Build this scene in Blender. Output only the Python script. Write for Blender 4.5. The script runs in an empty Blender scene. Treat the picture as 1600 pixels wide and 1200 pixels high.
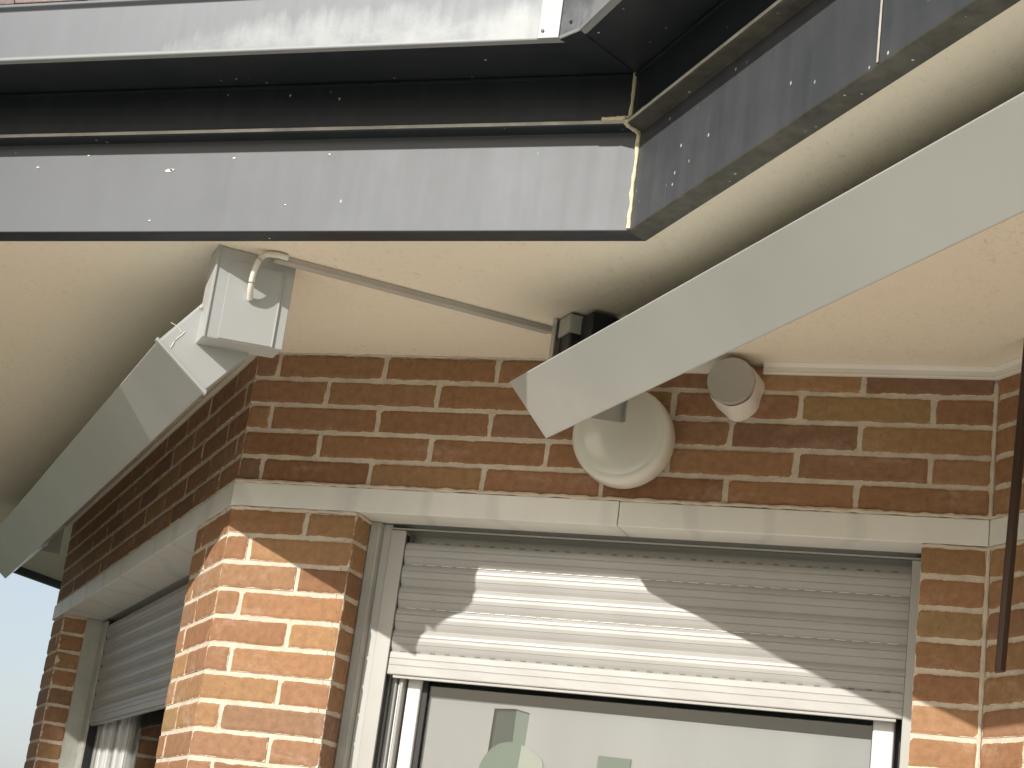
import bpy, bmesh, math, random
from mathutils import Vector, Matrix
random.seed(7)
scn = bpy.context.scene
COL = scn.collection
V = Vector

# ------------------------------------------------------------------ camera
def cam_axes(pitch, roll, yaw):
    cy, sy, cp, sp = math.cos(yaw), math.sin(yaw), math.cos(pitch), math.sin(pitch)
    fwd = V((sy*cp, cy*cp, sp)); right = V((cy, -sy, 0)); up = right.cross(fwd)
    cr, sr = math.cos(roll), math.sin(roll)
    return cr*right+sr*up, -sr*right+cr*up, fwd
r_, u_, f_ = cam_axes(math.radians(16.485), math.radians(7.571), math.radians(-20.194))
cam = bpy.data.cameras.new('camera'); camo = bpy.data.objects.new('camera', cam); COL.objects.link(camo)
camo.matrix_world = Matrix(((r_.x, u_.x, -f_.x, 0), (r_.y, u_.y, -f_.y, 0), (r_.z, u_.z, -f_.z, 1.6), (0, 0, 0, 1)))
cam.sensor_width = 36; cam.lens = 36*2764.84/1600; cam.clip_end = 3000; cam.clip_start = 0.05
scn.camera = camo

# ------------------------------------------------------------------ light
SUN = V((-0.33, -1.0, 0.535)).normalized()          # towards the sun
elev = math.asin(SUN.z)
world = bpy.data.worlds.new('World'); scn.world = world; world.use_nodes = True
wn, wl = world.node_tree.nodes, world.node_tree.links
sky = wn.new('ShaderNodeTexSky'); sky.sky_type = 'NISHITA'; sky.sun_disc = False
sky.sun_elevation = elev; sky.sun_rotation = math.atan2(SUN.x, SUN.y)
sky.air_density = 1.0; sky.dust_density = 2.0; sky.ozone_density = 1.0
bg = wn['Background']; bg.inputs[1].default_value = 0.15
hz = wn.new('ShaderNodeMix'); hz.data_type = 'RGBA'; hz.inputs[0].default_value = .62    # thin bright haze over the sky
hz.inputs[7].default_value = (3.0, 3.15, 3.4, 1); wl.new(sky.outputs[0], hz.inputs[6]); wl.new(hz.outputs[2], bg.inputs[0])
sun = bpy.data.lights.new('sun', 'SUN'); sun.energy = 3.5; sun.angle = math.radians(0.53); sun.color = (1.0, 0.95, 0.88)
suno = bpy.data.objects.new('sun', sun); COL.objects.link(suno)
suno.rotation_euler = SUN.to_track_quat('Z', 'Y').to_euler(); suno.location = (-3, -8, 6)
scn.view_settings.view_transform = 'Standard'; scn.view_settings.look = 'None'
scn.view_settings.exposure = 0.45; scn.view_settings.gamma = 1

# ------------------------------------------------------------------ frames
TH = math.radians(49.233)
D = V((math.cos(TH), -math.sin(TH), 0))              # along the slanted walls, towards the viewer
N = V((-math.sin(TH), -math.cos(TH), 0))             # outward normal of the slanted walls
UP = V((0, 0, 1))
YW = 3.3
CL = V((-1.8085, YW, 0)); CR = V((-0.2415, YW, 0))   # convex and concave wall corners
ZS = 2.697; LT, LB = 2.4045, 2.3515; CH = 0.0587     # soffit, lintel top and bottom, brick course

# ------------------------------------------------------------------ materials
MATS = {}
def mat(name, base=(.5, .5, .5), rough=.5, metal=0, bump=0, bscale=40, var=0, vscale=6, spec=.5, coat=0, stretch=None):
    m = bpy.data.materials.new(name); m.use_nodes = True
    nt = m.node_tree; n, l = nt.nodes, nt.links; p = n['Principled BSDF']
    p.inputs['Base Color'].default_value = (*base, 1); p.inputs['Roughness'].default_value = rough
    p.inputs['Metallic'].default_value = metal; p.inputs['Specular IOR Level'].default_value = spec
    p.inputs['Coat Weight'].default_value = coat
    tc = n.new('ShaderNodeTexCoord'); mp = n.new('ShaderNodeMapping'); l.new(tc.outputs['Object'], mp.inputs[0])
    if stretch: mp.inputs['Scale'].default_value = stretch
    if var:
        t = n.new('ShaderNodeTexNoise'); t.inputs['Scale'].default_value = vscale; t.inputs['Detail'].default_value = 6
        l.new(mp.outputs[0], t.inputs[0])
        r = n.new('ShaderNodeValToRGB'); r.color_ramp.elements[0].position = .3; r.color_ramp.elements[1].position = .7
        r.color_ramp.elements[0].color = (*[c*(1-var) for c in base], 1); r.color_ramp.elements[1].color = (*[min(1, c*(1+var)) for c in base], 1)
        l.new(t.outputs[0], r.inputs[0]); l.new(r.outputs[0], p.inputs['Base Color'])
    if bump:
        t = n.new('ShaderNodeTexNoise'); t.inputs['Scale'].default_value = bscale; t.inputs['Detail'].default_value = 5
        l.new(mp.outputs[0], t.inputs[0]); b = n.new('ShaderNodeBump'); b.inputs['Strength'].default_value = bump
        b.inputs['Distance'].default_value = .01; l.new(t.outputs[0], b.inputs['Height']); l.new(b.outputs[0], p.inputs['Normal'])
    m['p'] = 1; MATS[name] = m
    return m

class NT:                                              # small node helper
    def __init__(s, m): s.n, s.l, s.p = m.node_tree.nodes, m.node_tree.links, m.node_tree.nodes['Principled BSDF']
    def node(s, t, **kw):
        x = s.n.new(t)
        for k, v in kw.items(): setattr(x, k, v)
        return x
    def obj(s, scale=(1, 1, 1)):
        tc = s.node('ShaderNodeTexCoord'); mp = s.node('ShaderNodeMapping'); mp.inputs['Scale'].default_value = scale
        s.l.new(tc.outputs['Object'], mp.inputs[0]); return mp.outputs[0]
    def noise(s, vec, scale, detail=5, rough=.55, dist=0):
        t = s.node('ShaderNodeTexNoise'); t.inputs['Scale'].default_value = scale; t.inputs['Detail'].default_value = detail
        t.inputs['Roughness'].default_value = rough; t.inputs['Distortion'].default_value = dist; s.l.new(vec, t.inputs[0]); return t.outputs[0]
    def ramp(s, fac, stops):
        r = s.node('ShaderNodeValToRGB'); e = r.color_ramp.elements
        while len(e) < len(stops): e.new(.5)
        for i, (pos, c) in enumerate(stops): e[i].position = pos; e[i].color = (c, c, c, 1) if isinstance(c, (int, float)) else (*c, 1)
        s.l.new(fac, r.inputs[0]); return r.outputs[0]
    def math(s, op, a, b=None, clamp=False):
        x = s.node('ShaderNodeMath', operation=op, use_clamp=clamp)
        for i, q in enumerate((a, b)):
            if q is None: continue
            if isinstance(q, (int, float)): x.inputs[i].default_value = q
            else: s.l.new(q, x.inputs[i])
        return x.outputs[0]
    def mix(s, fac, a, b, blend='MIX'):
        x = s.node('ShaderNodeMix', data_type='RGBA', blend_type=blend)
        if isinstance(fac, (int, float)): x.inputs[0].default_value = fac
        else: s.l.new(fac, x.inputs[0])
        for i, q in ((6, a), (7, b)):
            if isinstance(q, tuple): x.inputs[i].default_value = (*q, 1)
            else: s.l.new(q, x.inputs[i])
        return x.outputs[2]
    def bump(s, h, strength=.3, dist=.01):
        b = s.node('ShaderNodeBump'); b.inputs['Strength'].default_value = strength; b.inputs['Distance'].default_value = dist
        s.l.new(h, b.inputs['Height']); s.l.new(b.outputs[0], s.p.inputs['Normal']); return b
    def base(s, c): s.l.new(c, s.p.inputs['Base Color'])

MORTAR = (.66, .575, .465)
def brick_material():
    m = mat('brick', rough=.78, spec=.25); k = NT(m)
    at = k.node('ShaderNodeAttribute', attribute_name='tone'); inn = k.node('ShaderNodeAttribute', attribute_name='inner')
    v = k.obj()
    n1 = k.noise(v, 9, 5); n2 = k.noise(v, 60, 6, .6); n3 = k.noise(v, 220, 4, .6)
    c = k.mix(k.ramp(n1, [(.35, 0.0), (.7, .55)]), at.outputs['Color'], k.mix(.5, at.outputs['Color'], (.30, .17, .10)))
    c = k.mix(.35, c, k.ramp(n2, [(.3, .25), (.7, .75)]), 'OVERLAY')
    vo = k.node('ShaderNodeTexVoronoi'); vo.inputs['Scale'].default_value = 55; k.l.new(v, vo.inputs[0])
    pits = k.ramp(vo.outputs['Distance'], [(.05, .75), (.10, 0.0)])
    vo2 = k.noise(v, 14, 2)
    c = k.mix(k.math('MULTIPLY', pits, k.ramp(vo2, [(.5, 0.0), (.6, 1.0)])), c, (.05, .03, .02))
    # efflorescence: pale bloom on some bricks
    ef = k.math('MULTIPLY', k.ramp(k.noise(k.obj((1, 1, 2.5)), 5.5, 6, .65, .6), [(.56, 0.0), (.74, .55)]), k.ramp(n2, [(.35, .2), (.65, 1.0)]))
    c = k.mix(ef, c, (.55, .42, .33))
    # mortar smears over the arrises
    e = k.math('ADD', inn.outputs['Fac'], k.math('MULTIPLY', k.math('SUBTRACT', k.noise(v, 38, 7, .7), .5), 1.7))
    sm = k.ramp(e, [(.0, 1.0), (.14, 0.0)])
    c = k.mix(sm, c, MORTAR)
    k.base(c)
    h = k.math('ADD', k.math('MULTIPLY', n2, .6), k.math('MULTIPLY', n3, .4)); h = k.math('ADD', h, k.math('MULTIPLY', sm, .25))
    k.bump(h, .35, .004); return m
M_BRICK = brick_material()
def mortar_material():
    m = mat('mortar', rough=.95, spec=.1); k = NT(m); v = k.obj()
    k.base(k.ramp(k.noise(v, 30, 6), [(.3, tuple(x*.8 for x in MORTAR)), (.7, tuple(x*1.08 for x in MORTAR))]))
    k.bump(k.noise(v, 160, 5), .6, .004); return m
M_MORTAR = mortar_material()
def stone_material():
    m = mat('lintel_stone', rough=.5, spec=.35); k = NT(m); v = k.obj((1, 1, .6))
    w = k.node('ShaderNodeTexWave'); w.inputs['Scale'].default_value = 1.6; w.inputs['Distortion'].default_value = 9; w.inputs['Detail'].default_value = 3
    k.l.new(v, w.inputs[0])
    c = k.mix(k.ramp(w.outputs['Fac'], [(.0, .35), (.12, 0.0)]), (.74, .735, .69), (.52, .52, .50))
    c = k.mix(.35, c, k.ramp(k.noise(v, 12, 6), [(.3, .35), (.7, .65)]), 'OVERLAY'); k.base(c)
    k.bump(k.noise(v, 90, 4), .12, .003); return m
M_STONE = stone_material()
def plaster_material():
    m = mat('soffit_paint', rough=.85, spec=.2); k = NT(m); v = k.obj()
    base = (.88, .81, .67)
    c = k.mix(k.ramp(k.noise(v, 2.2, 5), [(.3, 0.0), (.75, .35)]), base, (.85, .765, .62))
    d = k.ramp(k.noise(k.obj((1.6, 1, 1)), 52, 8, .75, .9), [(.55, 0.0), (.70, .45)])
    d2 = k.ramp(k.noise(v, 1.7, 3), [(.38, .1), (.68, 1.0)])
    c = k.mix(k.math('MULTIPLY', d, d2), c, (.30, .27, .19)); k.base(c)
    k.bump(k.noise(k.obj((1.5, 1, 1)), 38, 8, .68, .8), .5, .005); return m
M_PLASTER = plaster_material()
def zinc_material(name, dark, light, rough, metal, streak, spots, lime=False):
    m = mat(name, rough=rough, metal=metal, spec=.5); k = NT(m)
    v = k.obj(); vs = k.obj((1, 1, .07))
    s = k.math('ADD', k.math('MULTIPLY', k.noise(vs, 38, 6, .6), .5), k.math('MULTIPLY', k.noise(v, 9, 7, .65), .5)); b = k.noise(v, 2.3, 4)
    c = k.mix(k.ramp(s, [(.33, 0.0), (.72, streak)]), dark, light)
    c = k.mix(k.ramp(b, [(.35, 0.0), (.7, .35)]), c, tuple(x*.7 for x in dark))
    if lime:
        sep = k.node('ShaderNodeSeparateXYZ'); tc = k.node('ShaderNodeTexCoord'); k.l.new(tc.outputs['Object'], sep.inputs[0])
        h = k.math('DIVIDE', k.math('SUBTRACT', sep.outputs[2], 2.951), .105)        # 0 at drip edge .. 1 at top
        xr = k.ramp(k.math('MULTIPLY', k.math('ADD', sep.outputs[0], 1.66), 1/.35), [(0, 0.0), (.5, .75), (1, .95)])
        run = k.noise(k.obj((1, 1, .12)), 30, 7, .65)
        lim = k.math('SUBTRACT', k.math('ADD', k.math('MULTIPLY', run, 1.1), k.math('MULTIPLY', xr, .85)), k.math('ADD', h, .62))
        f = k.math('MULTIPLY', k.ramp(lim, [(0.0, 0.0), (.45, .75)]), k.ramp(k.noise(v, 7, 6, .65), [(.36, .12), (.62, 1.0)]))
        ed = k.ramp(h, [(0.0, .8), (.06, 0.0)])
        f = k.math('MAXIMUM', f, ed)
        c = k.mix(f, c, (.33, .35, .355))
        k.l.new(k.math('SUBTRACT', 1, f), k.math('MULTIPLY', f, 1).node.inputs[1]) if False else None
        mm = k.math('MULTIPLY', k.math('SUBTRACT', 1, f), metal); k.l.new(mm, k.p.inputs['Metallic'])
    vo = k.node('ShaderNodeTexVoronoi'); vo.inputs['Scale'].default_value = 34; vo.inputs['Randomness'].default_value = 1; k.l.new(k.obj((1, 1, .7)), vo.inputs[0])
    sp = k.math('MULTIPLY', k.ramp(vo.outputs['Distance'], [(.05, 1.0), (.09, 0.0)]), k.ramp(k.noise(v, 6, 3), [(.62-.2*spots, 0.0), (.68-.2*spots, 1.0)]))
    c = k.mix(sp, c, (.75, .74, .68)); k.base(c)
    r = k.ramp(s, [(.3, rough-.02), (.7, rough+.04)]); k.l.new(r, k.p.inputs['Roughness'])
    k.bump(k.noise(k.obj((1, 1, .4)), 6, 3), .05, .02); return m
M_ZINC = zinc_material('zinc_fascia', (.104, .112, .122), (.134, .141, .147), .55, .3, .30, .45)
M_ZINCR = zinc_material('zinc_shaded_weathered', (.068, .075, .085), (.15, .156, .163), .46, .35, .6, .9)  # weathered streaks; darker base colour stands for the sun glare this run misses
M_ZINCG = zinc_material('zinc_gutter', (.104, .114, .127), (.137, .147, .155), .5, .3, .35, .0, lime=True)
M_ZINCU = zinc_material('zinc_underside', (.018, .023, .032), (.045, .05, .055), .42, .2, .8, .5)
M_RIM = mat('bracket_black', (.012, .014, .02), .4, 0, var=.3)
M_SEAL = mat('sealant', (.72, .66, .45), .6, 0, bump=.5, bscale=90)
M_AWN = mat('awning_paint', (.395, .408, .385), .26, 0, bump=.02, bscale=4, var=.07, vscale=2.5, coat=.25)  # faint large blotches imitate soft reflections in the base colour
M_AWNW = mat('cap_paint', (.41, .42, .405), .38, 0, var=.02, coat=.2)
M_PLATE = mat('plate_paint', (.42, .42, .39), .45, var=.06)
M_ALU = mat('shutter_paint', (.375, .37, .35), .42, 0, var=.05, vscale=9, bump=.03, bscale=30)
M_ALUD = mat('shutter_paint_grey', (.35, .34, .325), .42, 0, var=.06)
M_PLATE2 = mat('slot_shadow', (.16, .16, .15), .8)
M_GUIDE = mat('guide_alu', (.34, .34, .32), .4, .2, var=.05)
M_SASH = mat('sash_white', (.66, .66, .65), .35, 0, var=.02)
M_CAULK = mat('jamb_stone', (.40, .40, .36), .7, 0, var=.12, vscale=14, bump=.2)
M_MOULD = mat('moulding_pvc', (.80, .77, .70), .45, 0, var=.05, bump=.1, bscale=18)
M_PVCG = mat('cap_pvc', (.42, .40, .36), .5, 0, var=.05, vscale=12)
M_RUB = mat('rubber', (.012, .012, .013), .6)
M_BROWN = mat('brown_alu', (.055, .030, .020), .4, .2, var=.15)
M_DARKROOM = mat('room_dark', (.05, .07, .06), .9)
M_BLIND = mat('blind_fabric', (.34, .34, .345), .9, var=.07, vscale=10, stretch=(1, 1, .06))
M_TILE = mat('roof_tile', (.34, .27, .25), .85, var=.35, vscale=14, bump=.5)
M_LAMP = mat('lamp_opal', (.68, .68, .60), .22, 0, var=.03, coat=.3); NT(M_LAMP).p.inputs['Subsurface Weight'].default_value = .06
NT(M_LAMP).p.inputs['Subsurface Radius'].default_value = (.03, .025, .015)
M_CABLE = mat('cable_white', (.72, .70, .62), .5)
M_TRUNK = mat('trunking_grey', (.46, .44, .40), .5, var=.06)
M_SCREW = mat('screw_dark', (.10, .09, .08), .45, .6)
def glass_material():
    m = bpy.data.materials.new('window_glass'); m.use_nodes = True; n, l = m.node_tree.nodes, m.node_tree.links
    n.remove(n['Principled BSDF']); t = n.new('ShaderNodeBsdfTransparent'); t.inputs[0].default_value = (.93, .94, .935, 1)
    g = n.new('ShaderNodeBsdfGlossy'); g.inputs['Roughness'].default_value = .01; f = n.new('ShaderNodeFresnel'); f.inputs[0].default_value = 1.5
    x = n.new('ShaderNodeMixShader'); l.new(f.outputs[0], x.inputs[0]); l.new(t.outputs[0], x.inputs[1]); l.new(g.outputs[0], x.inputs[2])
    l.new(x.outputs[0], n['Material Output'].inputs[0]); return m
M_GLASS = glass_material()
def floor_material():
    m = mat('terrace_tiles', rough=.7); k = NT(m); b = k.node('ShaderNodeTexBrick'); b.offset = 0
    b.inputs['Scale'].default_value = 1; b.inputs['Brick Width'].default_value = .4; b.inputs['Row Height'].default_value = .4; b.inputs['Mortar Size'].default_value = .006
    b.inputs['Color1'].default_value = (.80, .77, .69, 1); b.inputs['Color2'].default_value = (.74, .72, .65, 1); b.inputs['Mortar'].default_value = (.3, .28, .24, 1)
    k.l.new(k.obj(), b.inputs[0]); k.base(b.outputs[0]); return m
M_FLOOR = floor_material()

# ------------------------------------------------------------------ mesh helpers
class MB:
    def __init__(s): s.v = []; s.f = []; s.tone = []; s.inner = []; s.mi = []
    def add(s, vs, fs, tone=None, inner=None, mi=0):
        o = len(s.v); s.v += [tuple(v) for v in vs]
        s.f += [tuple(i+o for i in f) for f in fs]; s.mi += [mi]*len(fs)
        s.tone += [tone or (1, 1, 1)]*len(vs); s.inner += inner if inner else [1.0]*len(vs)
    def build(s, name, m, parent=None, smooth=False, bevel=0, segs=2):
        me = bpy.data.meshes.new(name); me.from_pydata(s.v, [], s.f)
        ms = m if isinstance(m, (list, tuple)) else [m]
        for x in ms: me.materials.append(x)
        if len(ms) > 1: me.polygons.foreach_set('material_index', s.mi)
        if any(t != (1, 1, 1) for t in s.tone):
            a = me.color_attributes.new('tone', 'FLOAT_COLOR', 'POINT'); a.data.foreach_set('color', [c for t in s.tone for c in (*t, 1)])
            b = me.attributes.new('inner', 'FLOAT', 'POINT'); b.data.foreach_set('value', s.inner)
        bm = bmesh.new(); bm.from_mesh(me)
        if not any(i != 1.0 for i in s.inner): bmesh.ops.recalc_face_normals(bm, faces=bm.faces)
        bm.to_mesh(me); bm.free()
        if smooth: me.polygons.foreach_set('use_smooth', [True]*len(me.polygons))
        o = bpy.data.objects.new(name, me); COL.objects.link(o)
        if parent: o.parent = parent
        if bevel:
            b = o.modifiers.new('bevel', 'BEVEL'); b.width = bevel; b.segments = segs; b.limit_method = 'ANGLE'; b.angle_limit = math.radians(35)
        if smooth:
            try:
                e = o.modifiers.new('es', 'EDGE_SPLIT'); e.split_angle = math.radians(40)
            except Exception: pass
        return o
    def box(s, P, ax, ay, az, mi=0):                      # P corner, three edge vectors
        P, ax, ay, az = V(P), V(ax), V(ay), V(az)
        vs = [P, P+ax, P+ax+ay, P+ay, P+az, P+ax+az, P+ax+ay+az, P+ay+az]
        s.add(vs, [(0, 3, 2, 1), (4, 5, 6, 7), (0, 1, 5, 4), (1, 2, 6, 5), (2, 3, 7, 6), (3, 0, 4, 7)], mi=mi); return s
    def bx(s, x0, x1, y0, y1, z0, z1, mi=0): return s.box((x0, y0, z0), (x1-x0, 0, 0), (0, y1-y0, 0), (0, 0, z1-z0), mi)
    def prism(s, pts, ext, mi=0):                         # closed 3d polygon extruded by vector
        pts = [V(p) for p in pts]; n = len(pts); ext = V(ext)
        s.add(pts+[p+ext for p in pts], [tuple(range(n))[::-1], tuple(range(n, 2*n))]+[(i, (i+1) % n, n+(i+1) % n, n+i) for i in range(n)], mi=mi); return s
    def tube(s, pts, r, n=12, caps=True):
        pts = [V(p) for p in pts]; rings = []
        rs = r if isinstance(r, (list, tuple)) else [r]*len(pts)
        for i, p in enumerate(pts):
            t = (pts[min(i+1, len(pts)-1)]-pts[max(i-1, 0)]).normalized()
            a = t.cross(V((0, 0, 1)) if abs(t.z) < .9 else V((1, 0, 0))).normalized(); b = t.cross(a)
            rings.append([p+rs[i]*(math.cos(2*math.pi*k/n)*a+math.sin(2*math.pi*k/n)*b) for k in range(n)])
        vs = [q for R in rings for q in R]; fs = []
        for i in range(len(pts)-1):
            for k in range(n): fs.append((i*n+k, i*n+(k+1) % n, (i+1)*n+(k+1) % n, (i+1)*n+k))
        if caps: fs += [tuple(range(n))[::-1], tuple(range((len(pts)-1)*n, len(pts)*n))]
        s.add(vs, fs); return s
    def lathe(s, P, axis, prof, n=48, a0=None):           # prof [(dist along axis, radius)]
        P, ax = V(P), V(axis).normalized(); a = ax.cross(V((0, 0, 1))).normalized(); b = ax.cross(a); vs = []; fs = []
        for d, r in prof: vs += [P+ax*d+r*(math.cos(2*math.pi*k/n)*a+math.sin(2*math.pi*k/n)*b) for k in range(n)]
        for i in range(len(prof)-1):
            for k in range(n): fs.append((i*n+k, i*n+(k+1) % n, (i+1)*n+(k+1) % n, (i+1)*n+k))
        fs += [tuple(range(n))[::-1], tuple(range((len(prof)-1)*n, len(prof)*n))]
        s.add(vs, fs); return s
def mitre(path):
    out = []
    nrm = []
    for i in range(len(path)-1):
        u = (path[i+1]-path[i]).normalized(); nrm.append(V((u.y, -u.x, 0)))
    for i in range(len(path)):
        a = nrm[max(i-1, 0)]; b = nrm[min(i, len(nrm)-1)]
        out.append((a+b)/(1+a.dot(b)))
    return out
def sweep(mb, path, prof, closed=True, mi=0):
    mt = mitre(path); n = len(prof); vs = []; fs = []
    for p, m in zip(path, mt): vs += [p+m*a+UP*z for a, z in prof]
    for i in range(len(path)-1):
        for k in range(n if closed else n-1): fs.append((i*n+k, i*n+(k+1) % n, (i+1)*n+(k+1) % n, (i+1)*n+k))
    if closed: fs += [tuple(range(n))[::-1], tuple(range((len(path)-1)*n, len(path)*n))]
    mb.add(vs, fs, mi=mi); return mb
def empty(name, loc, label=None, cat=None, group=None):
    o = bpy.data.objects.new(name, None); COL.objects.link(o); o.location = loc; o.empty_display_size = .1
    if label: o['label'] = label
    if cat: o['category'] = cat
    if group: o['group'] = group
    return o
def adopt(parent):                                        # children were built in world coordinates
    inv = Matrix.Translation(-parent.location)
    for c in parent.children: c.matrix_parent_inverse = inv

# ------------------------------------------------------------------ ground
g = MB(); g.add([(-400, -400, 0), (400, -400, 0), (400, 400, 0), (-400, 400, 0)], [(0, 1, 2, 3)])
M_GARDEN = mat('ground_dark', (.09, .10, .06), .95, var=.3, vscale=.5)
gf = g.build('ground', M_GARDEN); gf['kind'] = 'structure'
g = MB(); g.bx(-3.4, 4.5, -.9, YW+.3, -.1, .03); gf = g.build('terrace_floor', M_FLOOR); gf['kind'] = 'structure'
M_BLOCKER = mat('blocker_dark', (.16, .15, .12), .9, var=.2, vscale=2, bump=.2)
g = MB(); g.bx(-9.5, -5.6, -2.0, 5.4, 0, 12.0); nb = g.build('light_blocker', M_BLOCKER); nb['label'] = 'unseen dark block added left of the terrace to cut side light'; nb['category'] = 'house'  # out of view, added to keep skylight off the left side

# ------------------------------------------------------------------ house
house = empty('brick_house', (0, YW+1, 0), 'brown brick house corner with cream soffit, dark zinc eaves and two roller-shuttered windows', 'house')
TONES = [(0.313, 0.169, 0.084), (0.306, 0.163, 0.081), (0.318, 0.185, 0.089), (0.333, 0.191, 0.092), (0.281, 0.155, 0.087), (0.248, 0.143, 0.084), (0.306, 0.2, 0.095), (0.293, 0.156, 0.084), (0.268, 0.137, 0.07), (0.318, 0.181, 0.096), (0.313, 0.172, 0.087)]
def brick(mb, P, u, w, L, h, depth=.03, tone=None):
    """brick face: P lower-left front corner, u along the wall, w outward normal"""
    j = lambda s=.0009: random.uniform(-s, s)
    t = tone or random.choice(TONES); q = random.uniform(.90, 1.10); t = tuple(c*q for c in t)
    e = min(.006, L*.2); push = random.uniform(-.0008, .0012); ch = .0016
    us = [0, e, L-e, L]; zs = [0, e, h-e, h]; vs = []; inn = []
    for b in range(4):
        for a in range(4):
            edge = a in (0, 3) or b in (0, 3)
            vs.append(P+u*(us[a]+j())+UP*(zs[b]+j(.0007))+w*((push-ch) if edge else push)); inn.append(0.0 if edge else 1.0)
    fs = [(b*4+a, b*4+a+1, b*4+a+5, b*4+a+4) for b in range(3) for a in range(3)]
    ring = [0, 1, 2, 3, 7, 11, 15, 14, 13, 12, 8, 4]; o = 16
    for i in ring: vs.append(vs[i]-w*depth); inn.append(.6)
    for k in range(12): a, b = ring[k], ring[(k+1) % 12]; fs.append((b, a, o+k, o+(k+1) % 12))
    if u.cross(UP).dot(w) < 0: fs = [f[::-1] for f in fs]
    mb.add(vs, fs, tone=t, inner=inn)
JT = .0092
def course(mb, P0, u, w, z, joints, h=CH-JT, e0=0, e1=0, t0=None, t1=None):
    """joints: sorted distances along u; mortar joints centred on them (ends given as wall ends)"""
    for i in range(len(joints)-1):
        a = joints[i]+(JT/2 if i or e0 else 0); b = joints[i+1]-(JT/2 if i < len(joints)-2 or e1 else 0)
        if b-a > .012: brick(mb, P0+u*a+UP*z, u, w, b-a, h, tone=t0 if (t0 and i == 0) else t1 if (t1 and i == len(joints)-2) else None)
XR = V((1, 0, 0)); YO = V((0, -1, 0))
ROWS_UP = [ZS-CH*(i+1) for i in range(5)]               # five courses above the lintel band
PA = [-.24-.2525*k for k in range(0, 7)]; PB = [-.357-.2545*k for k in range(0, 6)]
def clipj(js, a, b): return [a]+sorted(j for j in js if a+.02 < j < b-.02)+[b]
wm = MB(); wl_ = MB(); wr = MB()
for i, z in enumerate(ROWS_UP):
    js = clipj(PA if i % 2 == 0 else PB, CL.x, CR.x)
    course(wm, V((0, YW, 0)), XR, YO, z+JT/2, js, e1=1)
    # left wall: distances from the corner, going away
    off = .19 if i % 2 == 0 else .067
    jl = [-2.54]+sorted(-(off+.2535*k) for k in range(10) if off+.2535*k < 2.50)+[0]
    course(wl_, CL, D, N, z+JT/2, jl)
    jr = [0]+[(.125 if i % 2 else .25)+.2535*k for k in range(5)]
    course(wr, CR, D, N, z+JT/2, jr, e0=1)
# below the lintel: front pier, right pier, right wall, left pier faces, far pier
NB = 40
lowm = MB(); lowl = MB(); pm = MB(); pl = MB(); pj_ = MB(); rp = MB(); fp = MB(); fr = MB()
X1 = -1.516; X2 = -.3635; T1 = .335; T2 = 2.31
for i in range(NB):
    z = LB-.003-CH*(i+1)+JT/2; odd = i % 2
    ta, tb, tc_ = (random.choice(TONES) for _ in range(3))
    course(pm, V((0, YW, 0)), XR, YO, z, clipj([-1.752] if odd else [-1.6305], CL.x, X1-.001), t0=ta, t1=tb)
    course(pj_, V((X1, YW, 0)), V((0, 1, 0)), XR, z, [.0035, .078], t0=tb)
    course(pl, CL, D, N, z, [-T1, -.19, 0] if odd else [-T1, -.262, 0], t1=ta)
    if z < 1.14: course(lowm, V((0, YW, 0)), XR, YO, z, clipj(PA if odd else PB, X1+.001, X2-.001), e0=1, e1=1); course(lowl, CL, D, N, z, [-T2+.001]+[-T2+.25*k for k in range(1, 8)]+[-T1-.001], e0=1, e1=1)
    course(rp, V((0, YW, 0)), XR, YO, z, [X2, CR.x], e1=1)
    course(wr, CR, D, N, z, [0]+[(.125 if odd == 0 else .25)+.2535*k for k in range(5)], e0=1)
    course(fp, CL, D, N, z, [-2.54, -T2-.06, -T2-.001] if odd else [-2.54, -T2-.001], t1=tc_)
    course(fr, CL-D*T2, -N, D, z, [.0035, .078], t0=tc_)
main = wm.build('brick_wall', M_BRICK, house); main['label'] = 'shaded brick band above the large window'
o = wl_.build('brick_wall', M_BRICK, house); o['label'] = 'dark shaded brick band above the left window'
o = wr.build('brick_wall', M_BRICK, house); o['label'] = 'brick wall turning forward at the right edge'
p = MB(); [p.add(q.v, q.f, inner=q.inner) for q in ()]
def merge(name, mbs, label):
    r = MB()
    for q in mbs:
        off = len(r.v); r.v += q.v; r.f += [tuple(i+off for i in f) for f in q.f]; r.tone += q.tone; r.inner += q.inner; r.mi += q.mi
    o = r.build(name, M_BRICK, house); o['label'] = label; return o
merge('brick_pier', [pm, pl, pj_], 'sunlit orange brick pier between the two windows')
merge('brick_wall', [lowm], 'brick wall below the large window'); merge('brick_wall', [lowl], 'brick wall below the left window')
merge('brick_pier', [rp], 'narrow brick pier right of the large window')
merge('brick_pier', [fp, fr], 'far brick pier at the end of the left wall')
# masonry bodies (mortar shows in the joints)
RC = -.0028
b = MB(); W = [CL-D*2.54, CL.copy(), CR.copy(), CR+D*1.26]
sweep(b, W, [(RC, LT), (RC, ZS+.05), (-.24, ZS+.05), (-.24, LT)])
mt = MB(); mt.v, mt.f = b.v, b.f; mt.tone, mt.inner, mt.mi = b.tone, b.inner, b.mi
zb = LB-CH*NB
sweep(mt, [CL-D*T1, CL.copy(), V((X1-.02, YW, 0))], [(RC, zb), (RC, LB), (-.076, LB), (-.076, zb)])
mt.bx(X1-.018, X2, YW+.0031, YW+.2, .0, 1.15); mt.box(CL-D*T2+N*RC, D*(T2-T1), -N*.2, UP*1.15)
mt.bx(X1-.019, X1+RC, YW+.0032, YW+.24, zb, LB-.001)
mt.bx(X2, CR.x+.1, YW+.0028, YW+.24, zb, LB-.001)
sweep(mt, [CR.copy(), CR+D*1.26], [(RC, zb), (RC, LB), (-.24, LB), (-.24, zb)])
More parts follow.
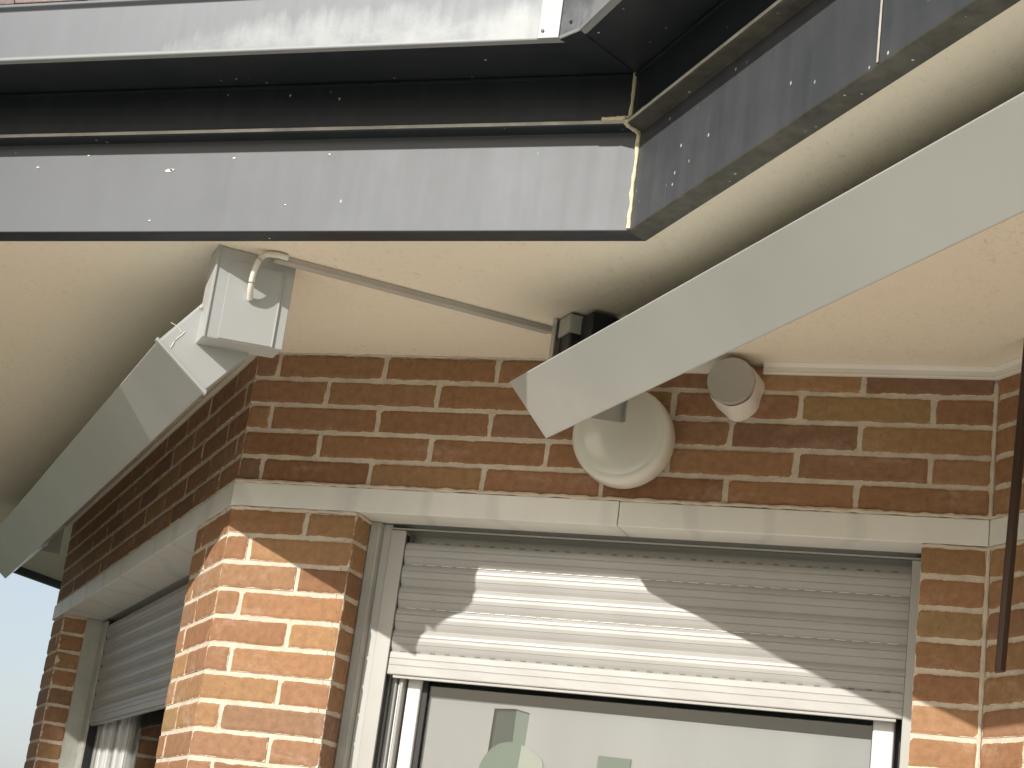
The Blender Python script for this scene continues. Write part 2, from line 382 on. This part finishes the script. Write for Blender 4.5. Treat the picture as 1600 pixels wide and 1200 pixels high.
mt.box(CL-D*2.538+N*RC+UP*zb, D*(.228-.0028), -N*.24, UP*(LB-zb-.001))
o = mt.build('mortar', M_MORTAR, house)
# stone lintel band
lb = MB(); WL = [CL-D*2.545, CL.copy(), CR.copy(), CR+D*1.26]
sweep(lb, WL, [(.004, LB), (.004, LT), (-.2, LT), (-.2, LT-.01), (-.13, LT-.01), (-.13, LB)]) if False else None
sweep(lb, [CL-D*2.545, CL.copy()], [(.004, LB), (.004, LT-.002), (-.137, LT-.002), (-.137, LB)])
lb2 = MB(); lb2.bx(CL.x-.0015, -.955, YW-.004, YW+.09, LB, LT-.002); lb2.bx(-.9535, CR.x-.002, YW-.003, YW+.09, LB, LT-.0025)
o = lb.build('stone_lintel', M_STONE, house, bevel=.002); o['label'] = 'pale stone lintel over the left window'
o = lb2.build('stone_lintel', M_STONE, house, bevel=.002); o['label'] = 'pale stone lintel over the large window'
lb3 = MB(); lb3.box(CR+N*(.003)+UP*LB+D*.001, D*1.25, -N*.1, UP*(LT-LB-.002)); lb3.build('stone_lintel', M_STONE, house, bevel=.002)
# thin rough mortar beads under and over the lintel
mbd = MB()
def bead(mb, A, B, w, r=.004, seg=.012):
    A, B = V(A), V(B); n = max(3, int((B-A).length/seg)); pts = []; rr = []
    for i in range(n+1):
        pts.append(A.lerp(B, i/n)+UP*random.uniform(-.0012, .0012)+w*random.uniform(-.001, .0008)); rr.append(r*random.uniform(.65, 1.25))
    mb.tube(pts, rr, 7)
bead(mbd, (CL.x, YW-.001, LT+.002), (CR.x, YW-.001, LT+.002), YO, .0045)
bead(mbd, (CL.x, YW-.001, LB-.004), (X1, YW-.001, LB-.004), YO, .0045); bead(mbd, (X2, YW-.001, LB-.004), (CR.x, YW-.001, LB-.004), YO, .004)
bead(mbd, (X1-.001, YW+.003, LB-.004), (X1-.001, YW+.075, LB-.004), XR, .004)
bead(mbd, CL+UP*(LB-.004), CL-D*T1+UP*(LB-.004), N, .0045); bead(mbd, CL+UP*(LT+.002), CL-D*2.5+UP*(LT+.002), N, .0045)
bead(mbd, CR+UP*(LB-.004), CR+D*.8+UP*(LB-.004), N, .004); bead(mbd, CR+UP*(LT+.001), CR+D*.8+UP*(LT+.001), N, .004)
bead(mbd, CR+UP*LB+V((-.001, -.001, 0)), CR+UP*1.2+V((-.001, -.001, 0)), YO, .0045)
bead(mbd, CR+UP*LT+V((-.001, -.001, 0)), CR+UP*(ZS-.03)+V((-.001, -.001, 0)), YO, .0045)
bead(mbd, (CL.x, YW-.001, ZS-.001), (-.93, YW-.001, ZS-.001), YO, .003)
mbd.build('mortar_bead', M_MORTAR, house, smooth=True)

# soffit
T = V((-2.69, 2.6526, 0)); T0 = T-D*2.60; C = V((-.7727, 2.6526, 0)); RE = C+D*3.6
sf = MB(); poly = [T0, T, C, RE, RE-N*1.6, CR-N*.5+V((0, .3, 0)), V((-1.7, 3.9, 0)), V((-3.2, 6.9, 0)), V((-4.28, 6.6, 0))]
sf.prism([p+UP*ZS for p in poly], (0, 0, .02))
o = sf.build('soffit', M_PLASTER, house); o['label'] = 'cream painted soffit under the eaves'
# far drip board
e1, e2 = T0+V((.01, .02, 0)), V((-4.275, 6.62, 0)); fd = MB(); dd = (e2-e1).normalized()
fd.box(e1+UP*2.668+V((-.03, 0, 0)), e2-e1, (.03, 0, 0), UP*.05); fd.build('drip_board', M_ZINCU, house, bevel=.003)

# eaves: moulded fascia
FP = [T0, T, C, RE]
fa = MB()
prof = [(-.001, 2.716), (-.001, 2.6945), (.0015, 2.692), (.040, 2.692), (.0425, 2.6945), (.0425, 2.8715), (.073, 2.8715), (.0755, 2.8735), (.0755, 2.8800), (.073, 2.8825), (.066, 2.8825), (.066, 2.98), (-.02, 2.98), (-.02, 2.716)]
sweep(fa, FP, prof)
M_FLAKY = zinc_material('zinc_flaky', (.035, .034, .030), (.15, .145, .12), .6, .1, 1.0, .9)
M_PALE = mat('pale_edge', (.50, .48, .42), .8, var=.3, vscale=20)  # pale deposit; the lip's missing sunlight is put into this colour
o = fa.build('fascia', [M_ZINC, M_ZINCU, M_ZINCR, M_PALE, M_FLAKY], house, bevel=.0012)
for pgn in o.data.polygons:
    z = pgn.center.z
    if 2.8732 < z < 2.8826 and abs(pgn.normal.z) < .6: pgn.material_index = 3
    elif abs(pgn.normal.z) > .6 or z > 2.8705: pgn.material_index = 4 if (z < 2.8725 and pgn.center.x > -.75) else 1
    elif pgn.center.x > -.75: pgn.material_index = 2
o['label'] = 'grey zinc fascia folded round the corner'
# joint strip on right run of the fascia and sealant on the mitre
fj = MB(); q = C+D*.742+N*.0435
fj.box(q+UP*2.696, D*.004, N*.0018, UP*.161); fj.build('joint_cover', M_PALE, house, bevel=.001)
mC = mitre(FP)[2]
se = MB(); pts = [C+mC*a+UP*z for a, z in ((.043, 2.697), (.044, 2.74), (.044, 2.80), (.044, 2.8700), (.055, 2.871), (.068, 2.871), (.076, 2.8725), (.0765, 2.880))]
dense = []
for i in range(len(pts)-1):
    for k in range(6): dense.append(pts[i].lerp(pts[i+1], k/6)+V((random.uniform(-.0008, .0008), -.0005, 0)))
se.tube(dense, [random.uniform(.0028, .0048) for _ in dense], 8)
pts = [C+mC*a+UP*z+XR*x for a, z, x in ((.0685, 2.970, 0), (.0675, 2.92, 0), (.069, 2.887, 0), (.074, 2.884, -.006), (.0755, 2.883, -.02), (.0745, 2.8825, -.05))]
dense = []
for i in range(len(pts)-1):
    for k in range(5): dense.append(pts[i].lerp(pts[i+1], k/5))
se.tube(dense, [random.uniform(.0025, .0042) for _ in dense], 8)
se.build('sealant', M_SEAL, house, smooth=True)
for fx, fz_, fr_ in ((-1.68, 2.815, .0052), (-1.674, 2.8162, .0035), (-1.964, 2.826, .0022), (-1.858, 2.848, .0018), (-1.55, 2.838, .0022), (-1.36, 2.842, .0016), (-1.70, 2.716, .0018), (-1.43, 2.745, .0014)):
    q = MB(); q.prism([(fx+fr_*(1.5*math.cos(a)+.2*math.sin(3*a)), 2.6099, fz_+.6*fr_*math.sin(a)) for a in [i*math.pi/5 for i in range(10)]], (0, -.0009, 0)); q.build('paint_fleck', M_SASH, house)
# gutter and its dark underside
mF = mitre(FP); GO = .2276; GZ = 2.951
GC = V((-.8876, 2.4255, 0)); GC2 = V((-.8456, 2.4005, 0))
GP = [T0+mF[0]*GO, T+mF[1]*GO, GC, GC2, RE+mF[3]*GO]
gu = MB(); sweep(gu, GP, [(-.0, GZ), (.003, GZ-.002), (.005, GZ), (.005, GZ+.098), (.012, GZ+.104), (.012, GZ+.110), (-.012, GZ+.110), (-.012, GZ)])
o = gu.build('gutter', M_ZINCG, house, bevel=.0012); o['label'] = 'grey zinc gutter streaked with white lime'
fz = [p+m*.0655+UP*2.972 for p, m in zip(FP, mF)]
gb = [p+UP*(GZ+.0015) for p in GP]
us = MB(); us.add([gb[0], gb[1], fz[1], fz[0]], [(0, 1, 2, 3)]); us.add([gb[1], gb[2], fz[2], fz[1]], [(0, 1, 2, 3)])
us.add([gb[2]+UP*-.0015, gb[3]+UP*-.0015, fz[2]-UP*.0015], [(0, 1, 2)]); us.add([gb[3], gb[4], fz[3], fz[2]], [(0, 1, 2, 3)])
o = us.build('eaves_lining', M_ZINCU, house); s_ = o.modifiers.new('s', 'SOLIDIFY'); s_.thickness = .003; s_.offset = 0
# dusty ledge where lining meets frieze
lg = MB(); sweep(lg, FP, [(.0665, 2.963), (.071, 2.963), (.071, 2.967), (.0665, 2.967)]); lg.build('lining_trim', M_ZINCU, house)
# joint plate with rivets at the gutter corner
jp = MB(); jp.bx(-.925, -.8885, 2.4175, 2.4200, GZ-.001, GZ+.104); M_JP = mat('joint_plate_zinc', (.24, .25, .255), .5, .2, var=.15, vscale=12)
o = jp.build('joint_plate', M_JP, house, bevel=.0008)
rv = MB(); rv.lathe((-.917, 2.4175, GZ+.012), (0, -1, 0), [(0, .003), (.0015, .0028), (.002, .001)], 12); rv.build('rivet', M_SCREW, house); rv = MB(); rv.lathe(GC.lerp(GC2, .6)+V((-.004, -.005, GZ+.02)), (-.64, -.76, 0), [(0, .003), (.002, .0025)], 12)
rv.build('rivet', M_SCREW, house)
# roof: sheathing and a first course of tiles
rf = MB(); sweep(rf, GP, [(-.02, GZ+.06), (-.012, GZ+.106), (-.85, GZ+.50), (-.85, GZ+.45)]); roof = rf.build('roof', M_TILE, house)
tl = MB(); x = -2.55; sl = V((0, .40, .19))
while x < -.9:
    w = .148; z0 = GZ+.110+random.uniform(-.002, .002); tl.box((x, 2.414+random.uniform(-.004, .004), z0), (w, 0, 0), sl, V((0, -.006, .014))); x += w+.004
tl.build('roof_tile_course', M_TILE, roof, bevel=.002)
# cornice moulding where soffit meets wall
cm = MB(); a = V((-.690, YW, 0)); mprof = [(-.001, ZS-.0225), (.010, ZS-.0225), (.0115, ZS-.0205), (.0100, ZS-.0175), (.0100, ZS-.0085), (.014, ZS-.0045), (.017, ZS-.002), (.017, ZS+.001), (-.001, ZS+.001)]
sweep(cm, [a, CR.copy(), CR+D*.9], mprof)
sweep(cm, [V((-.90, YW, 0)), V((-.76, YW, 0))], [(-.001, ZS-.024), (.007, ZS-.023), (.010, ZS-.012), (.013, ZS+.001), (-.001, ZS+.001)])
o = cm.build('cornice_moulding', M_MOULD, house, bevel=.0012); o['label'] = 'white plastic moulding along the top of the wall'

# ---------------------------------------------------------------- windows
def slat_profile(z_top, n, pitch):
    pr = []
    base = [(.0, .0008), (.003, .0034), (.008, .0058), (.0135, .0068), (.0145, .0056), (.0158, .0070), (.022, .0074), (.0290, .0066), (.0300, .0052), (.0312, .0062), (.038, .0042), (.0450, .0008)]
    for i in range(n):
        for dz, d in base: pr.append((d, z_top-i*pitch-dz))
    return pr
def shutter(parent, P0, u, w, L, ztop, zbot, m, slots, label=None):
    """P0 left end on the curtain plane; u along, w outward"""
    pitch = .0462; bs = .0475; n = int((ztop-zbot-bs)/pitch)
    zt = zbot+bs+n*pitch; pr = slat_profile(zt, n, pitch)
    zb_ = zbot+bs
    for dz, d in ((0, .0035), (.002, .0055), (.013, .0062), (.0142, .0052), (.0155, .0062), (.027, .0066), (.0282, .0056), (.0295, .0066), (.0455, .0070), (.0475, .0060)): pr.append((d, zb_-dz))
    pr.append((-.010, zbot)); pr.append((-.012, zt))
    mb = MB(); k = len(pr); P0 = V(P0)
    nx = 24; vs = []
    for a in range(nx+1):
        for d, z in pr: vs.append(P0+u*(L*a/nx)+w*(d+.0004*math.sin(a*1.7+z*40))+UP*z)
    fs = [(a*k+i, a*k+(i+1) % k, (a+1)*k+(i+1) % k, (a+1)*k+i) for a in range(nx) for i in range(k)]
    fs += [tuple(range(k)), tuple(range(nx*k, nx*k+k))[::-1]]
    mb.add(vs, fs)
    # weather lip under the bottom slat
    mb.box(P0+UP*(zbot-.006)-w*.008+u*.012, u*(L-.024), w*.011, UP*.0055)
    # row slots between some slats
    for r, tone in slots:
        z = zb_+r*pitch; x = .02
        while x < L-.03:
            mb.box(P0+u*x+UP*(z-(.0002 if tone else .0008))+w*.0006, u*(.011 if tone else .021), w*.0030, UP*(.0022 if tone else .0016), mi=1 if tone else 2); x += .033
    o = mb.build('shutter', [m, M_PLATE2, M_SASH], parent); o['label'] = label or 'half lowered roller shutter'
    return o
# large window
win = empty('window', (-.94, YW+.1, 1.3)); win.parent = house; win['label'] = 'large window under a half lowered pale roller shutter'
GY = YW+.09
gr = MB(); gr.bx(-1.4722, -1.4385, GY, GY+.055, 1.2, 2.338)
gr.build('guide_rail', M_GUIDE, win, bevel=.001)
gr = MB(); gr.bx(-.3895, -.3615, GY, GY+.055, 1.2, 2.338); gr.build('guide_rail', M_GUIDE, win, bevel=.001)
hb = MB(); hb.bx(-1.4720, -.3620, GY+.001, GY+.004, 2.3395, 2.343); hb.bx(-1.4730, -.3620, GY+.05, GY+.2, 2.30, 2.349); hb.bx(-1.50, -.3635, GY+.002, GY+.2, 2.3515, 2.40)
hb.build('shutter_box', M_GUIDE, win)
SY = GY+.012
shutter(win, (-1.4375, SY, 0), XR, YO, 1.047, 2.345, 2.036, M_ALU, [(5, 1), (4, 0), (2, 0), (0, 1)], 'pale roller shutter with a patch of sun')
# dark gasket in guide
for x in (-1.4384, -.3905): gk = MB(); gk.bx(x, x+.0009, SY-.006, SY+.01, 1.2, 2.33); gk.build('gasket', M_RUB, win)
# jamb lining left
jl = MB(); jl.bx(-1.5165, -1.4935, YW+.0775, GY+.03, 1.2, 2.3505); jl.build('jamb_lining', M_CAULK, win, bevel=.002)
jl = MB(); jl.bx(-1.4930, -1.4726, GY+.006, GY+.03, 1.2, 2.3505); jl.build('jamb_lining', M_PLATE, win, bevel=.001)
jc = MB(); bead(jc, (-1.497, YW+.078, 2.345), (-1.497, YW+.078, 1.2), YO, .0022, .02); jc.build('caulk', M_CAULK, win, smooth=True)
# sashes
FY = YW+.135
sa = MB(); sa.bx(-1.436, -1.424, FY-.012, FY+.03, 1.2, 2.3); sa.bx(-1.414, -1.4055, FY-.022, FY+.02, 1.2, 2.3)
sa.build('frame', M_GUIDE, win, bevel=.003)
sa = MB(); sa.bx(-1.4215, -1.4135, FY-.010, FY+.02, 1.2, 2.3); sa.build('frame', M_SASH, win, bevel=.003)
sa = MB(); sa.bx(-1.4030, -1.3720, FY-.006, FY+.035, 1.2, 2.25); sa.bx(-.4480, -.4075, FY-.006, FY+.035, 1.2, 2.25); sa.bx(-1.3720, -.4480, FY-.004, FY+.035, 2.20, 2.25)
sa.build('sash', M_SASH, win, bevel=.004)
for x0, x1, a, b_ in ((-1.3720, -1.3600, .003, .022), (-.4500, -.4480, .003, .022), (-.4070, -.392, .02, .03)): sa = MB(); sa.bx(x0, x1, FY+a, FY+b_, 1.2, 2.2); sa.build('gasket', M_RUB, win)
gl = MB(); gl.bx(-1.3600, -.4500, FY+.010, FY+.014, 1.2, 2.2); gl.build('pane', M_GLASS, win)
# white blind behind the glass; its tower-shaped gap and green pieces imitate a reflection
BY = FY+.018
def blind(pts, y, name='blind'):
    m = MB(); m.prism([(x, y, z) for x, z in pts], (0, .002, 0)); return m
M_REFLG = mat('reflection_green', (.14, .19, .16), .9, var=.1, vscale=5)  # painted reflection tones for the tower and dome pieces
M_REFLD = mat('reflection_dark_green', (.035, .055, .052), .9, var=.2, vscale=8)
M_REFLL = mat('reflection_light_green', (.36, .385, .345), .9, var=.05)
bl = MB(); bl.prism([(x, BY, z) for x, z in ((-1.359, 1.2), (-1.239, 1.2), (-1.2145, 1.992), (-1.169, 1.995), (-1.138, 1.989), (-1.165, 1.2), (-.451, 1.2), (-.451, 1.9985), (-1.359, 2.0045))], (0, .002, 0))
bl.build('blind', M_BLIND, win)
q = MB(); q.bx(-1.169, -1.140, BY+.006, BY+.008, 1.2, 1.996); q.build('blind', M_REFLG, win)  # lighter side of the reflected tower, painted as a strip
q = MB(); q.bx(-1.245, -1.169, BY+.009, BY+.011, 1.2, 1.998); q.build('blind', M_REFLD, win)  # dark face of the reflected tower, painted as a sheet
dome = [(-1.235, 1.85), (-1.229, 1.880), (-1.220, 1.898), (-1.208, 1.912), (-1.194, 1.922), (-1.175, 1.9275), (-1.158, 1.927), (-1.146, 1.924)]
q = MB(); q.prism([(x, BY-.0035, z) for x, z in dome+[(-1.150, 1.85)]], (0, .002, 0)); q.build('reflected_dome', M_REFLG, win)  # reflected dome painted as a cut-out, darker over the tower
q = MB(); q.prism([(x, BY-.0035, z) for x, z in [(-1.1498, 1.85), (-1.1458, 1.924), (-1.128, 1.916), (-1.112, 1.907), (-1.100, 1.899), (-1.096, 1.888), (-1.095, 1.872), (-1.097, 1.85)]], (0, .002, 0)); q.build('reflected_dome', M_REFLL, win)  # rest of the reflected dome, painted paler
q = MB(); q.prism([(x, BY-.003, z) for x, z in ((-.986, 1.85), (-.9836, 1.918), (-.9161, 1.917), (-.918, 1.85))], (0, .002, 0)); q.build('reflected_patch', M_REFLG, win)  # small reflected shape painted as a flat cut-out
rm = MB(); rm.bx(-1.42, -.40, BY+.12, BY+.13, 1.2, 2.3); rm.build('dark_room_sheet', M_DARKROOM, win)  # dark sheet; the unlit room's shade is in its colour
# left window
TU, TV = D, N
lw = empty('window', CL-D*1.3+UP*1.3); lw.parent = house; lw['label'] = 'narrow-looking side window with a grey roller shutter in shade'
def LP(t, dep, z): return CL-D*t-N*dep+UP*z                     # t away from corner, dep into the wall
DP = .14
q = MB(); q.box(LP(T2+.05, DP-.002, 2.351), D*(T2+.05-T1+.1), -N*.25, UP*.3); q.box(LP(T2-.01, DP+.03, 2.30), D*(T2-T1), -N*.2, UP*.05); q.build('shutter_box', M_PLATE, lw)
shutter(lw, LP(T2-.10, DP, 0), D, N, T2-.10-T1+.06, 2.345, 2.005, M_ALUD, [], 'grey roller shutter in the shade')
q = MB(); q.box(LP(T2-.001, .0785, 1.2), -N*.075, D*.008, UP*(2.3505-1.2)); q.build('jamb_lining', M_CAULK, lw)
q = MB(); q.box(LP(T2-.012, DP-.012, 1.2), D*.085, -N*.05, UP*1.14); q.build('guide_rail', M_CAULK, lw, bevel=.001)
q = MB(); q.box(LP(T2-.0985, DP-.004, 1.2), D*.004, -N*.03, UP*1.14); q.build('gasket', M_RUB, lw)
for a, wd, m, dd_ in ((2.195, .03, M_GUIDE, .020), (2.150, .045, M_SASH, .026), (2.085, .040, M_SASH, .032), (2.02, .03, M_SASH, .03), (1.97, .045, M_GUIDE, .04), (1.90, .035, M_SASH, .035), (1.84, .05, M_SASH, .045), (1.77, .02, M_GUIDE, .045)):
    q = MB(); q.box(LP(a, DP+dd_, 1.2), D*wd, -N*.03, UP*.9); q.build('frame', m, lw, bevel=.004)
q = MB(); q.box(LP(1.77, DP+.06, 1.2), D*(1.77-T1), -N*.004, UP*1.0); q.build('pane', M_GLASS, lw)
q = MB(); q.box(LP(2.2, DP+.2, 1.2), D*(2.2-T1), -N*.01, UP*1.2); q.build('dark_room_sheet', M_DARKROOM, lw)  # same dark sheet standing for the unlit room
q = MB(); q.box(LP(1.60, DP+.075, 1.2), D*.9, -N*.003, UP*.9); q.build('blind', M_BLIND, lw)
for o in (win, lw):
    o.matrix_parent_inverse = Matrix.Translation(-house.location); adopt(o)
roof_kids = list(roof.children)
inv = Matrix.Translation(-house.location)
for c in house.children:
    if c.type == 'MESH': c.matrix_parent_inverse = inv
for c in (win, lw):
    for k_ in c.children: k_.matrix_parent_inverse = Matrix.Translation(-V(c.location))

# ---------------------------------------------------------------- awnings
def awning(label, P_lo, prof, L, cap_plate):
    """P_lo: lower corner of near end; profile points (out, up); runs away along -D"""
    t = empty('awning', P_lo-D*(L/2), label, 'awning', 'retracted awnings under the eaves')
    b = MB(); n = len(prof)
    b.prism([P_lo+N*a+UP*z for a, z in prof], -D*L); c = b.build('cassette', M_AWN, t, bevel=.0022, segs=3)
    return t, c
LLO = V((-1.6036, 2.7436, 2.430))
pL = [(0, 0), (.100, .0772), (.030, .171), (-.074, .090)]
aw, ca = awning('white awning running back to the far left, white end box on the soffit', LLO-D*.004, pL, 2.86, True)
# raised rim at the near end + white end cap
cp = MB(); k = [(-.003, -.003), (.103, .0775), (.030, .1745), (-.0775, .0895)]
cp.prism([LLO+N*a+UP*z for a, z in [(0, .004), (.096, .0772), (.030, .167), (-.070, .090)]], D*.003); cp.build('end_cap', M_AWNW, aw, bevel=.0015)
rimm = MB(); rimm.prism([LLO+N*a+UP*z-D*.006 for a, z in [(-.004, -.003), (.104, .0785), (.101, .084), (-.006, .005)]], D*.013); rimm.build('end_rim', M_AWNW, aw, bevel=.001)
# end box, front face on the plane through BT
BT = V((-1.5879, 2.6783, 0)); bu = -N
bb = MB(); z0, z1 = 2.5185, ZS-.0005
bb.prism([BT+UP*z0, BT+bu*.149+UP*(z0+.009), BT+bu*.149+UP*z1, BT+UP*z1], -D*.066); box = bb.build('end_box', M_AWNW, aw, bevel=.002)
pn = MB()
pn.prism([BT+D*.0015+bu*a+UP*z for a, z in ((.027, z0+.004), (.1275, z0+.010), (.1275, z1-.022), (.027, z1-.022))], -D*.001); pnl = pn.build('cover_panel', M_AWNW, box, bevel=.0008)
lip = MB()
lip.box(BT+D*.0005+UP*z0, bu*.004, D*.0022, UP*(z1-z0)); lip.build('cover_edge', M_AWNW, box, bevel=.0006); lip = MB(); lip.box(BT+D*.0005+bu*.1265+UP*(z0+.009), bu*.0025, D*.003, UP*(z1-z0-.035)); lip.build('cover_edge', M_AWNW, box, bevel=.0006)
sd = MB(); sd.lathe(BT-D*.045+N*.002+UP*2.585, N, [(0, .0045), (.003, .0045), (.005, .003)], 12); sd.build('side_screw', M_AWNW, box)
# scuff and cable tie on the end cap
sc = MB(); A = LLO+N*.062+UP*.100+D*.0035
pts = [A+(-N)*(-.012+.004*i)+UP*(-.030+.008*i+.004*math.sin(i)) for i in range(6)]; sc.tube(pts, .0009, 6); sc.tube([A+UP*.004-N*.002, A+UP*.012+N*.006, A+UP*.017+N*.02], .0007, 6)
sc.build('cable_tie', M_CABLE, aw)
rl = MB(); rl.prism([LLO-D*.030+N*a+UP*z for a, z in ((.028, .165), (-.058, .262), (-.100, .262), (-.040, .120))], -D*2.65); rl.build('light_stop_rail', M_AWN, aw)  # hidden piece added to stop sun leaking over the cassette
# far end: bracket and plate
FP_ = CL-D*2.60+N*.02; 
o = LLO-D*2.90
pp = MB(); pp.box(o-N*.175+UP*(2.57-2.43)+D*.0-D*.13, N*.165, -D*.004, UP*.127); pp.build('end_plate', M_PLATE, aw)
pp = MB(); pp.box(o-N*.120+UP*(2.59-2.43)-D*.12, N*.085, D*.04, UP*.09); pp.build('bracket', M_RIM, aw, bevel=.004)
pp = MB(); pp.box(o-N*.125+UP*(2.583-2.43)-D*.12, N*.090, D*.05, UP*.005); pp.build('bracket_shelf', M_CABLE, aw)
adopt(aw); 

RLO = V((-1.0284, 3.0163, 2.4455))
pR = [(0, 0), (.0882, .091), (.012, .149), (-.070, .207), (-.078, .082)]  # rear top corner raised out of view to shut off sun
LEN = 2.6; DR = V((.6768, -.7358, .0239)).normalized()
ar = empty('awning', RLO+D*1.3, 'long white awning crossing in front of the round lamp, rising to the upper right', 'awning', 'retracted awnings under the eaves')
b = MB(); b.prism([RLO+N*a+UP*z for a, z in pR], DR*LEN); b.build('cassette', M_AWN, ar, bevel=.0022, segs=3)
DF = V((DR.x, DR.y, 0)).normalized(); rl = MB(); rl.prism([RLO+DF*.07+N*a+UP*z for a, z in ((-.060, .19), (-.118, .2495), (-.180, .2495), (-.110, .12))], DF*(LEN-.11)); rl.build('light_stop_rail', M_AWN, ar)  # hidden piece added up to the soffit to darken it beside the bar
PT = V((-.9299, 3.1688, 0))                                  # lower right corner of mounting plate
pp = MB(); pp.prism([PT+UP*2.525, PT+N*.1695+UP*2.512, PT+N*.1695+UP*(ZS-.0005), PT+UP*(ZS-.0005)], D*.004); plate = pp.build('mounting_plate', M_PLATE, ar, bevel=.001)
pp = MB(); pp.box(PT+N*.1675+UP*2.512+D*.004, N*.002, D*.014, UP*(ZS-.001-2.512)); pp.build('plate_flange', M_AWN, ar); pp = MB(); pp.box(PT+UP*2.525+D*.004, N*.003, D*.014, UP*.17); pp.build('plate_flange', M_AWN, ar)
# black folding arm bracket in front of the plate
bk = MB(); B0 = PT+N*.160+D*.02
bk.prism([B0+UP*2.56, B0-N*.085+UP*2.56, B0-N*.085+UP*(ZS-.004), B0+UP*(ZS-.004)], D*.05)
bk.prism([B0-N*.02+D*.05+UP*2.60, B0-N*.085+D*.05+UP*2.60, B0-N*.085+D*.05+UP*2.69, B0-N*.02+D*.05+UP*2.69], D*.05)
bk.build('bracket', M_RIM, ar, bevel=.004)
bk = MB(); bk.lathe(B0-N*.03+D*.102+UP*2.655, UP, [(-.02, .012), (-.02, .036), (.022, .036), (.026, .030), (.026, .010)], 28); bk.build('arm_knuckle', M_RIM, ar, smooth=True)
bk = MB(); bk.lathe(B0-N*.03+D*.102+UP*2.630, UP, [(-.008, .010), (.006, .010)], 6); bk.tube([B0-N*.02+D*.07+UP*2.612, B0-N*.05+D*.12+UP*2.606], .006, 10); bk.build('bolt', M_SCREW, ar)
bk = MB(); bk.box(B0+N*.004+UP*2.655, -N*.045, D*.053, UP*.037); bk.build('bracket_cover', M_PLATE, ar, bevel=.002)
adopt(ar)

# ---------------------------------------------------------------- cable trunking and cable
A = V((-1.4978, 2.7278, ZS)); B = V((-1.0728, 3.1091, ZS)); dv = (B-A).normalized(); pv = V((dv.y, -dv.x, 0))
tk = empty('cable_trunking', (A+B)/2, 'thin grey cable trunking running diagonally across the soffit between the awnings', 'cable trunking')
q = MB(); q.box(A-pv*.006-UP*.0115, B-A, pv*.016, UP*.011); q.build('channel', M_TRUNK, tk, bevel=.001)
q = MB(); q.box(A-pv*.0075-UP*.0135, B-A-dv*.01, pv*.019, UP*.0035); q.build('lid', M_TRUNK, tk, bevel=.001)
adopt(tk)
cb = MB()
ctrl = [V((-1.4700, 2.7250, 2.6895)), V((-1.4843, 2.7100, 2.689)), V((-1.5058, 2.7065, 2.6883)), V((-1.5129, 2.6968, 2.6700)), V((-1.519, 2.6981, 2.6448)), V((-1.5243, 2.7067, 2.6231)), V((-1.5302, 2.7220, 2.6070))]
def catmull(P, n=8):
    out = []; Q = [P[0]]+P+[P[-1]]
    for i in range(1, len(Q)-2):
        for k in range(n):
            t = k/n; a, b_, c, d = Q[i-1], Q[i], Q[i+1], Q[i+2]
            out.append(.5*((2*b_)+(c-a)*t+(2*a-5*b_+4*c-d)*t*t+(3*b_-a-3*c+d)*t**3))
    return out+[P[-1]]
cb.tube(catmull(ctrl), .0056, 14)
o = cb.build('cable', M_CABLE, smooth=True); o['label'] = 'short white cable curving from the trunking into the white end box'; o['category'] = 'cable'

# ---------------------------------------------------------------- round wall lamp
LC = V((-.951, YW, 2.524))
lamp = empty('wall_lamp', LC, 'round opal glass wall lamp half hidden behind the awning', 'wall lamp')
q = MB(); q.lathe(LC+V((0, -.0005, 0)), (0, -1, 0), [(0, .088), (.012, .090), (.016, .086)], 56); q.build('base', M_SASH, lamp, smooth=True)
pf = [(.012, .093), (.016, .100), (.026, .1015), (.052, .1008), (.060, .0995), (.0665, .0965), (.070, .0915), (.0712, .0865), (.0716, .0845), (.0735, .0825), (.0770, .070), (.0800, .050), (.0818, .025), (.0822, .004)]
q = MB(); q.lathe(LC, (0, -1, 0), pf, 72); q.build('glass_bowl', M_LAMP, lamp, smooth=True)
adopt(lamp)
# ---------------------------------------------------------------- pipe cap
PC = V((-.7390, YW, 2.6385)); 
cap = empty('pipe_cap', PC, 'grey round capped pipe stub stuck out of the wall beside the moulding', 'pipe cap')
q = MB(); q.lathe(PC, (0.0, -1, -.0), [(0, .0468), (.040, .0468), (.070, .0470), (.072, .0460)], 48); q.build('cap', M_PVCG, cap, smooth=True)
q = MB(); n = 40; rows = []
for yy, r0 in ((-.0005, .0520), (-.018, .0510), (-.038, .0495), (-.060, .0468)):
    R = []
    for k in range(n):
        a_ = 2*math.pi*k/n; low = max(0, math.cos(a_-math.radians(290)))**5
        r = r0+(.010*low+.0022*math.sin(3*a_+yy*60)+.0015*math.sin(7*a_))*(1+yy*10); R.append(PC+V((r*math.cos(a_), yy, min(r*math.sin(a_), ZS-.001-PC.z))))
    rows += R
q.add(rows, [(b*n+k, b*n+(k+1) % n, (b+1)*n+(k+1) % n, (b+1)*n+k) for b in range(3) for k in range(n)]); q.build('mortar_collar', M_MOULD, cap, smooth=True)
adopt(cap)
# ---------------------------------------------------------------- brown rod
q = MB(); y = 3.12; sh = V((.023, 0, ZS-2.093))
q.prism([(-.2095, y-.010, 2.0925), (-.2000, y-.013, 2.094), (-.1920, y-.009, 2.096), (-.1920, y+.010, 2.096), (-.2095, y+.010, 2.0925)], sh); rod = q.build('support_post', M_BROWN, bevel=.0015)
rod['label'] = 'thin dark brown metal bar hanging from the soffit at the right edge'; rod['category'] = 'metal bar'
